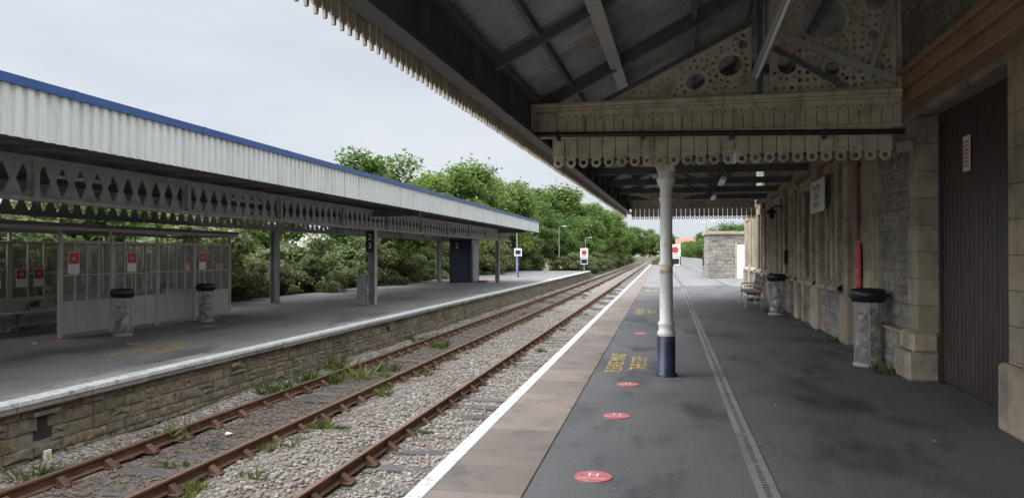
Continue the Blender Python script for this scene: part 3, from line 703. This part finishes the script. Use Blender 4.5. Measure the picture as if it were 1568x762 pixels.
ins_r=lambda x,y,m_: x-m_>1.10 and x+m_<2.56 and y-m_>3.65 and y+m_<4.94
pierced([(1.08,3.63),(2.58,3.63),(2.58,4.98),(1.08,5.05)],ins_r,[(1.72,4.55,.27),(1.29,3.98,.11),(2.31,3.90,.12),(2.32,4.72,.12),(1.27,4.82,.08),(1.82,3.92,.09),(2.3,4.3,.07)],np.arange(1.16,2.55,.092),np.arange(3.70,4.95,.092),.029)
c.beam((1.08,YT-.02,4.42),(2.55,YT-.02,3.72),.05,.09,'mgrey'); c.beam((1.12,YT-.03,4.2),(1.95,YT-.03,3.68),.04,.06,'dgrey'); c.beam((2.2,YT-.05,3.7),(2.56,YT-.05,4.9),.04,.06,'mgrey')
c.beam((.96,YT,3.63),(.96,YT,5.1),.14,.06,'dgrey'); c.beam((-1.1,YT+.07,3.6),(.9,YT+.07,4.60),.06,.05,'dgrey')
c.beam((2.57,YT-.02,3.63),(2.57,YT-.02,5.0),.05,.05,'cream')
c.box(.84,.93,2.5,YT-.3,3.78,3.86,'mgrey',.01); c.tube([(.885,2.6,3.755),(.885,YT-.4,3.755)],.02,'tube',10)
for y in (4.5,8.5): c.tube([(.885,y,3.86),(.885,y,5.1)],.012,'dgrey',6)
for y in (13,17.3,22): c.box(.8,.92,y-.7,y+.7,3.2,3.27,'tube',.01); c.tube([(.86,y,3.27),(.86,y,4.9)],.01,'dgrey',6)
c.box(2.6,XF-.055,YA,YB,3.62,3.76,'brown',.01); c.box(2.66,XF-.06,YA,YB,3.45,3.615,'brown',.01)
c.box(2.55,XF-.03,YA,YB,3.765,3.83,'brown',.01)
def column(x,y):
    c.rev(x,y,[(.145,0),(.145,.03),(.118,.05),(.118,.52),(.112,.53)],'navy',28)
    c.rev(x,y,[(.112,.53),(.12,.55),(.12,.58),(.10,.60),(.098,.66),(.112,.68),(.112,.70),(.088,.73),(.084,1.45),(.10,1.46),(.10,1.49),(.082,1.51),(.079,2.30),(.095,2.32),(.095,2.35),(.08,2.37),(.08,2.48),(.10,2.52),(.125,2.58),(.125,2.62),(.105,2.64),(.105,2.72)],'col',28)
    c.rev(x,y,[(.083,1.36),(.0855,1.36),(.0855,1.455),(.082,1.455)],'cream',28)
    c.box(x-.12,x+.12,y-.12,y+.12,2.70,2.80,'cream',.01); c.box(x-.08,x+.08,y-.06,y+.06,2.80,3.5,'cream')
    for dx_,dy_ in ((0,1),(1,0),(-1,0),(0,-1)):
        if dy_==-1 and y<12: continue
        R=.78 if dx_ else 1.25; H=.62
        for f_ in (1,.7,.42):
            pts=[(x+dx_*(.07+R*f_*(1-math.cos(t_))),y+dy_*(.07+R*f_*(1-math.cos(t_))),2.55+H*math.sin(t_)) for t_ in np.linspace(0,math.pi/2,12)]
            c.tube(pts,.018,'cream',6)
        for t_ in np.linspace(.25,1.3,6):
            a_=.07+R*(1-math.cos(t_)); c.tube([(x+dx_*a_,y+dy_*a_,2.55+H*math.sin(t_)),(x+dx_*a_*.55,y+dy_*a_*.55,3.17)],.010,'cream',5)
        for (ra,rz,rr_) in ((.13,3.02,.055),(.24,3.09,.05),(.36,3.115,.04)):
            ra*=R/.78
            c.tube([(x+dx_*(ra+rr_*math.cos(q)),y+dy_*(ra+rr_*math.cos(q)),rz+rr_*math.sin(q)) for q in np.linspace(0,6.283,13)],.011,'cream',5)
column(-.21,10.17); column(-.42,19.9)
c.done()

# ------------------------------------------------------------ distant things
def lamp(x,y,z0,h,arm=.6):
    l=MB('street_lamp'); l.tube([(x,y,z0),(x,y,z0+1.0),(x,y,z0+1.02),(x,y,z0+h)],[.08,.08,.045,.04],'mgrey',8); l.tube([(x,y,z0+h),(x+arm*.5,y,z0+h+.12),(x+arm,y,z0+h+.12)],.03,'mgrey',6); l.box(x+arm-.15,x+arm+.35,y-.09,y+.09,z0+h+.06,z0+h+.16,'tube',.02); l.done()
lamp(-13.0,68,zt,4.4); lamp(-12.3,92,-1,6); lamp(5.2,72,0,4.6,-.5); lamp(5.6,96,0,5.5,-.5); lamp(-10.8,110,-1,5)
def stopb(x,y,z0):
    s_=MB('stop_board_sign'); s_.tube([(x,y,z0),(x,y,z0+2.4)],.04,'mgrey',8); s_.box(x-.42,x+.42,y-.06,y-.04,z0+1.45,z0+2.45,'wsign',.01)
    s_.box(x-.36,x+.36,y-.06,y-.04,z0+.75,z0+1.40,'wsign',.01); s_.box(x-.3,x+.3,y-.07,y-.062,z0+.85,z0+1.3,'black')
    s_.plate(circ(x,z0+2.0,.26,24),[],lambda a,b_,t:(a,y-.075+t,b_),.01,'red'); s_.text('STOP',.2,Matrix.Translation((x,y-.064,z0+1.6))@RX,'black'); s_.done()
stopb(-7.9,79,zt); stopb(1.15,62,0)
ps=MB('platform_sign'); ps.tube([(-10.8,57,zt),(-10.8,57,2.4)],.05,'blue',8); ps.box(-11.1,-10.5,56.93,56.96,1.5,2.1,'wsign',.01); ps.box(-11.0,-10.6,56.92,56.928,1.65,1.95,'navy'); ps.done()
hut=MB('stone_hut')
rubble(hut,lambda u,v,w:(u,53.6-w,v),3.2,6.6,0,3.0,'rubble_r',71,.15,.3,.2,.6); rubble(hut,lambda u,v,w:(3.2-w,u,v),53.6,58,0,3.0,'rubble_r',72,.15,.3,.2,.6)
hut.box(3.2,6.6,53.62,58,0,3.0,'mortar'); hut.box(3.05,6.75,53.45,58.1,3.0,3.22,'ashlar',.02)
hut.box(5.15,6.0,53.50,53.56,0,2.3,'wsign'); hut.box(5.0,5.15,53.5,53.6,0,2.45,'ashlar'); hut.box(6.0,6.15,53.5,53.6,0,2.45,'ashlar'); hut.done()
fe=MB('railing_fence')
for y in np.arange(58,118,2.0): fe.box(3.0,3.08,y-.04,y+.04,0,1.3,'mgrey')
for z in (.3,1.2): fe.box(3.02,3.06,58,117,z,z+.05,'mgrey')
for y in np.arange(58,117,.16): fe.box(3.03,3.05,y-.012,y+.012,.1,1.28,'mgrey')
fe.done()
ws=MB('warehouse')
ws.box(-44,-24,30,62,-1.2,2.0,'render'); ws.add([(-44.4,29.5,1.9),(-23.6,29.5,1.9),(-23.6,62.5,1.9),(-44.4,62.5,1.9),(-34,29.5,4.2),(-34,62.5,4.2)],[(0,4,5,3),(1,2,5,4),(0,1,4),(2,3,5)],'paleroof'); ws.done()
def house(x,y,w,z0):
    h=MB('terraced_house'); h.box(x,x+w,y,y+8,z0,z0+5.5,'render'); h.add([(x-.3,y-.3,z0+5.4),(x+w+.3,y-.3,z0+5.4),(x+w+.3,y+8.3,z0+5.4),(x-.3,y+8.3,z0+5.4),(x-.3,y+4,z0+8.2),(x+w+.3,y+4,z0+8.2)],[(0,1,5,4),(2,3,4,5),(0,4,3),(1,2,5)],'tile')
    h.box(x+w-.8,x+w-.2,y+3.5,y+4.5,z0+7,z0+9,'tile')
    for i in range(int(w/3)):
        for zz in (z0+1,z0+3.5): h.box(x+1+i*3,x+2+i*3,y-.05,y-.005,zz,zz+1.3,'glassdark')
    h.done()
for i in range(5): house(5+i*8.2,245+i*4,8,-1.2+i*1.2)
wl2=MB('boundary_wall'); rubble(wl2,lambda u,v,w:(u,262-w,v),-30,3,-1.2,.7,'rubble_r',88,.2,.4,.4,.9); wl2.box(-30,3,262.01,262.4,-1.2,.75,'mortar'); wl2.done()

# ------------------------------------------------------------ vegetation
def tree_mesh(name,seed,H=10.,R=3.4,base=.22,nb=60,per=420,leaf=.17,mats=('bark','leaf'),trunk=True,flowers=0):
    r=np.random.RandomState(seed)
    mb=MB('tmp')
    cen=[]
    for i in range(nb):
        d=r.normal(size=3); d/=np.linalg.norm(d); q=r.rand()**.45
        ww=1-.35*max(0,d[2]*q)
        cpos=np.array([d[0]*R*q*ww,d[1]*R*q*ww,H*(base+(1-base)/2)+d[2]*q*H*(1-base)/2*.9])
        cpos[:2]+=r.normal(size=2)*.3; cen.append(cpos)
    cen=np.array(cen)
    th=H*.55; lean=r.normal(size=2)*.3
    mb.tube([(0,0,-.3),(lean[0]*.3,lean[1]*.3,th*.4),(lean[0],lean[1],th),(lean[0]*1.2,lean[1]*1.2,H*.85)],[H*.028,H*.021,H*.014,H*.004],'bark',8)
    for cc in cen[::3]:
        z0=th*(.35+.6*r.rand()); z0=min(z0,cc[2]); mid=(cc*.5+np.array([0,0,z0+.2*H*.3])*.5)
        mb.tube([(lean[0]*z0/th,lean[1]*z0/th,z0),tuple(mid),tuple(cc)],[H*.010,H*.006,H*.002],'bark',5)
    P=[]
    for cc in cen:
        rad=R*(.16+.20*r.rand()); n=int(per*(rad/(R*.3))**2)
        d=r.normal(size=(n,3)); d/=np.linalg.norm(d,axis=1)[:,None]; q=r.rand(n)[:,None]**.45
        q*=1+.55*(r.rand(n)[:,None]<.16)*r.rand(n)[:,None]
        P.append(cc+d*q*rad*np.array([1,1,.75])*(1+.25*r.normal(size=3)*.4))
    P=np.concatenate(P); n=len(P)
    out=P-np.array([0,0,H*.5]); out/=np.linalg.norm(out,axis=1)[:,None]+1e-6
    nn=out*.7+r.normal(size=(n,3))*.6+np.array([0,0,.5]); nn/=np.linalg.norm(nn,axis=1)[:,None]
    u=np.cross(nn,r.normal(size=(n,3))); u/=np.linalg.norm(u,axis=1)[:,None]; v=np.cross(nn,u)
    s_=(leaf*(.6+.8*r.rand(n)))[:,None]
    Q=np.stack([P-u*s_,P-v*s_*.5+nn*s_*.15,P+u*s_,P+v*s_*.5+nn*s_*.15],1).reshape(-1,3)
    F=np.arange(n*4).reshape(n,4); mi=np.ones(n,int)
    if flowers: mi[r.rand(n)<flowers]=2
    tv=np.array(mb.v); k=len(tv); tf=[f for f in mb.f if len(f)==4]
    F=np.concatenate([np.array(tf),F+k]); Q=np.concatenate([tv,Q]); mi=np.concatenate([np.zeros(len(tf),int),mi])
    return np_mesh(name,Q,F,list(mats)+(['flower'] if flowers else []),mi)
trees=[tree_mesh('broadleaf_tree_mesh',s_,10,3.6+.4*(s_%2),.12,62+6*s_,310,.16) for s_ in range(1,6)]
bushes=[tree_mesh('bush_mesh',s_+20,3.,1.5,.0,36,370,.075,('bark','leaf2'),True,.035 if s_!=1 else 0) for s_ in range(3)]
def put(name,me,x,y,z,s,sz=None,rz=None):
    ob=bpy.data.objects.new(name,me); scene.collection.objects.link(ob); ob.location=(x,y,z)
    ob.scale=(s,s,sz or s); ob.rotation_euler=(0,0,random.uniform(0,6.28) if rz is None else rz)
T=[(-20,47,9.9),(-21,55,10.8),(-19.5,62,9.9),(-20,70,11.6),(-21,79,12.8),(-20,87,13.2),(-21,97,12.8),(-20,107,13.6),(-19,119,13.8),(-18,128,14.8),(-17,137,14.4),(-15,127,12.2),(-14,145,13.2),(-13,158,13.2),(-12.5,175,13.2),(-12.5,195,13.0),(-11,215,12.6),
 (-14.5,106,8),(-13.8,116,7.6),(-13,126,7.5),(-12.5,140,7.6),(-11,165,7),(-16.5,94,8.2),(-16.8,82,7),
 (-10,268,12.8),(-4,272,12.4),(2,266,12),(-16,262,13),(-24,255,14),(8,235,7),(14,236,7.5),(20,240,8),
 (-24,40,8.2),(-21.5,25,6.8),(-22,17,6.5),(-22,9,6.3),(-26,32,6.4),(-27,90,13),(-26,110,15),
 (7,88,6.4),(9.5,96,6.8),(12.5,90,7),(6.8,120,6.6),(9,140,7.4),(13,165,8),(6.5,190,6.4)]
for i,(x,y,h) in enumerate(T):
    s_=h/10; put('broadleaf_tree',trees[i%5],x,y,-1.2,s_*random.uniform(.95,1.15) if h>7.6 else s_*1.3,s_)
r=random.Random(3)
y=2
while y<100:
    h=r.uniform(.75,1.35)*(1.0 if y<60 else 1.4); put('bush',bushes[r.randrange(3)],-17.3+r.uniform(-.5,.4),y,-1.2,h*1.15,h*1.0)
    if r.random()<.6: put('bush',bushes[r.randrange(3)],-19.6+r.uniform(-.8,.8),y+1,-1.2,h*1.6,h*1.3)
    y+=r.uniform(1.7,2.6)
for y in np.arange(92,240,7): put('bush',bushes[r.randrange(3)],-9.8-r.uniform(0,1.4),y,-1.2,1.5,r.uniform(.9,1.3))
for y in np.arange(128,230,9): put('bush',bushes[r.randrange(3)],1+r.uniform(0,2),y,-1.2,1.5,.9)
def weed_mesh(seed,n=90,R=.2,H=.15):
    rr=np.random.RandomState(seed); cl=rr.normal(size=(5,2))*R*.7; w_=rr.rand(5)+.2; w_/=w_.sum()
    ix=rr.choice(5,n,p=w_); P=np.concatenate([cl[ix]+rr.normal(size=(n,2))*R*.22,np.zeros((n,1))],1)
    a=rr.rand(n)*6.28; q=rr.rand(n)
    d=np.stack([np.cos(a)*q,np.sin(a)*q,.35+.8*rr.rand(n)],1); h=H*(.3+.9*rr.rand(n))[:,None]*(.5+1.2*rr.rand(5)[ix])[:,None]
    w=np.cross(d,rr.normal(size=(n,3))); w/=np.linalg.norm(w,axis=1)[:,None]; w*=(.006+.012*rr.rand(n))[:,None]
    Q=np.stack([P-w*.3,P+d*h*.55-w,P+d*h,P+d*h*.55+w],1).reshape(-1,3)
    return np_mesh('weed_mesh',Q,np.arange(n*4).reshape(n,4),['weedleaf'],np.zeros(n,int))
wm=[weed_mesh(q,n_) for q,n_ in ((0,90),(1,160),(2,60),(3,240),(4,110))]
W=[(-7.25,9.7,1.5),(-7.3,12.8,1.5),(-7.15,13.4,1.1),(-7.1,14.5,1.8),(-7.3,16.2,2.2),(-6.2,15.6,2.0),(-6.0,16.5,1.4),(-4.9,9.4,.9),(-5.1,7.6,.8),(-5.1,13.4,1.1),(-7.3,22,1.6),(-6.3,20.5,1.3),(-5.15,6.6,.7),(-5.1,10.9,.9),(-7.2,7.6,1.2)]
for i,(x,y,s_) in enumerate(W): put('weed_plant',wm[i%5],x,y,float(bh(np.array(x),np.array(y)))-.01,s_)
for i in range(80):
    x=r.choice([-7.35,-7.3,-5.15,-5.1,-6.1,-4.6,-3.4,-5.2]); y=6+50*r.random()**1.5; put('weed_plant',wm[r.randrange(5)],x+r.uniform(-.2,.2),y,float(bh(np.array(x),np.array(y)))-.01,r.uniform(.2,.8))
for (u,z) in ((8.5,-.42),(12.9,-.45),(10.4,-.3),(17,-.5),(14.2,-.33),(9.4,-.6),(15.4,-.3),(21,-.35),(24,-.5)): put('weed_plant',wm[0],-7.56,u,z,.45)
for (x,y,s_) in ((2.72,11.3,.7),(2.75,10.95,.5),(2.6,22,1.0),(2.2,27.2,1.1),(2.75,14.9,.5)):
    p_=R_B@Vector((x,y,0)); put('weed_plant',wm[1],p_.x,p_.y,0,s_)
lt=MB('litter')
for (x,y,z,k) in ((-6.2,10.0,-1.03,'wsign'),(-6.05,9.4,-1.02,'blue'),(-10.6,15.2,zt,'wsign'),(-12,12.6,zt,'wsign'),(-11.0,14.2,zt,'red'),(2.3,7.0,0,'wsign')):
    a_=r.uniform(0,3); ca_,sa_=math.cos(a_),math.sin(a_); q_=.4 if x>0 else 1
    pts=[(-.06,-.03,.002),(.05,-.04,.02),(.06,.03,.004),(-.04,.04,.03)]
    lt.add([(x+q_*(p[0]*ca_-p[1]*sa_),y+q_*(p[0]*sa_+p[1]*ca_),z+.01+p[2]*q_) for p in pts],[(0,1,2,3)],k)
lt.done(False)
fl_=MB('fallen_leaves')
for i in range(240):
    if i%3: x,y,z=r.uniform(-.8,2.7),3.5+25*r.random()**1.5,.006
    else: x,y,z=r.uniform(-14,-8),8+22*r.random(),zt+.006
    s_=r.uniform(.006,.016); a_=r.uniform(0,6.28)
    fl_.add([(x+s_*math.cos(a_+k_*1.57)*(1 if k_%2 else .6),y+s_*math.sin(a_+k_*1.57),z+r.uniform(0,.004)) for k_ in range(4)],[(0,1,2,3)],r.choice(['litter','brown','slab','conc','conc']))
fl_.done(False)
mk=MB('track_marker'); mk.box(-7.5,-7.47,8.0,8.11,-1.0,-.82,'wsign',.005); mk.box(-7.468,-7.464,8.03,8.08,-.97,-.86,'yellow'); mk.done()

# ------------------------------------------------------------ world, sun, camera
el=math.radians(45); az=math.radians(-120)
dirv=Vector((math.sin(az)*math.cos(el),math.cos(az)*math.cos(el),math.sin(el)))
w=bpy.data.worlds.new('World'); scene.world=w; w.use_nodes=True; nt=w.node_tree
bg=nt.nodes.get('Background') or nt.nodes.new('ShaderNodeBackground')
sk=nt.nodes.new('ShaderNodeTexSky'); sk.sky_type='NISHITA'; sk.sun_disc=False
sk.sun_elevation=el; sk.sun_rotation=az
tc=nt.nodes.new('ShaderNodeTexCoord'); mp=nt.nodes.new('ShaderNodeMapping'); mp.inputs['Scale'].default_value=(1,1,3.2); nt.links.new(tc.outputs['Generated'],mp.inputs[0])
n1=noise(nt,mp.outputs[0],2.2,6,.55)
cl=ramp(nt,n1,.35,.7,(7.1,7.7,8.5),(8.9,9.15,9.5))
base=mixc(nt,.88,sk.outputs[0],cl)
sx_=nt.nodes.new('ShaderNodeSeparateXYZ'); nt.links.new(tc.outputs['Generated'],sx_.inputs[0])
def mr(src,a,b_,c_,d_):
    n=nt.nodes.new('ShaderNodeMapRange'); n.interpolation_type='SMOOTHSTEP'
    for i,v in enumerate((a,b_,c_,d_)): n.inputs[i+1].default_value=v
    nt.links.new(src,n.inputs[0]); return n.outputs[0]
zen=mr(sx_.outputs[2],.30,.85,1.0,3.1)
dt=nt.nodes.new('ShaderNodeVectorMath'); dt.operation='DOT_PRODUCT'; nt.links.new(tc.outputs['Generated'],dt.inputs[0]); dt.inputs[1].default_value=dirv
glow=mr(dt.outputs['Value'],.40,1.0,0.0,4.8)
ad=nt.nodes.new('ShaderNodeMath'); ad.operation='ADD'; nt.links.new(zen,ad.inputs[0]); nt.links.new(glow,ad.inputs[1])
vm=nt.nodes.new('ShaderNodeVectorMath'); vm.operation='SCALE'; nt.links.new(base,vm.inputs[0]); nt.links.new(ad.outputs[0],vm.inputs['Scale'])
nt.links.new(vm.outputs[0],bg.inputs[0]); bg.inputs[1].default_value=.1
sd=bpy.data.lights.new('sun','SUN'); sd.energy=1.5; sd.angle=math.radians(45); sd.color=(1,.965,.92)
so_=bpy.data.objects.new('sun',sd); scene.collection.objects.link(so_)
so_.rotation_euler=dirv.to_track_quat('Z','Y').to_euler()
cam=bpy.data.cameras.new('camera'); co_=bpy.data.objects.new('camera',cam); scene.collection.objects.link(co_)
cam.sensor_width=36; cam.lens=26.4; cam.clip_end=3000; cam.clip_start=.05
co_.location=(0,0,1.6); co_.rotation_euler=(math.radians(90.45),0,math.radians(11.2))
scene.camera=co_
scene.view_settings.view_transform='Standard'; scene.view_settings.look='None'; scene.view_settings.exposure=0
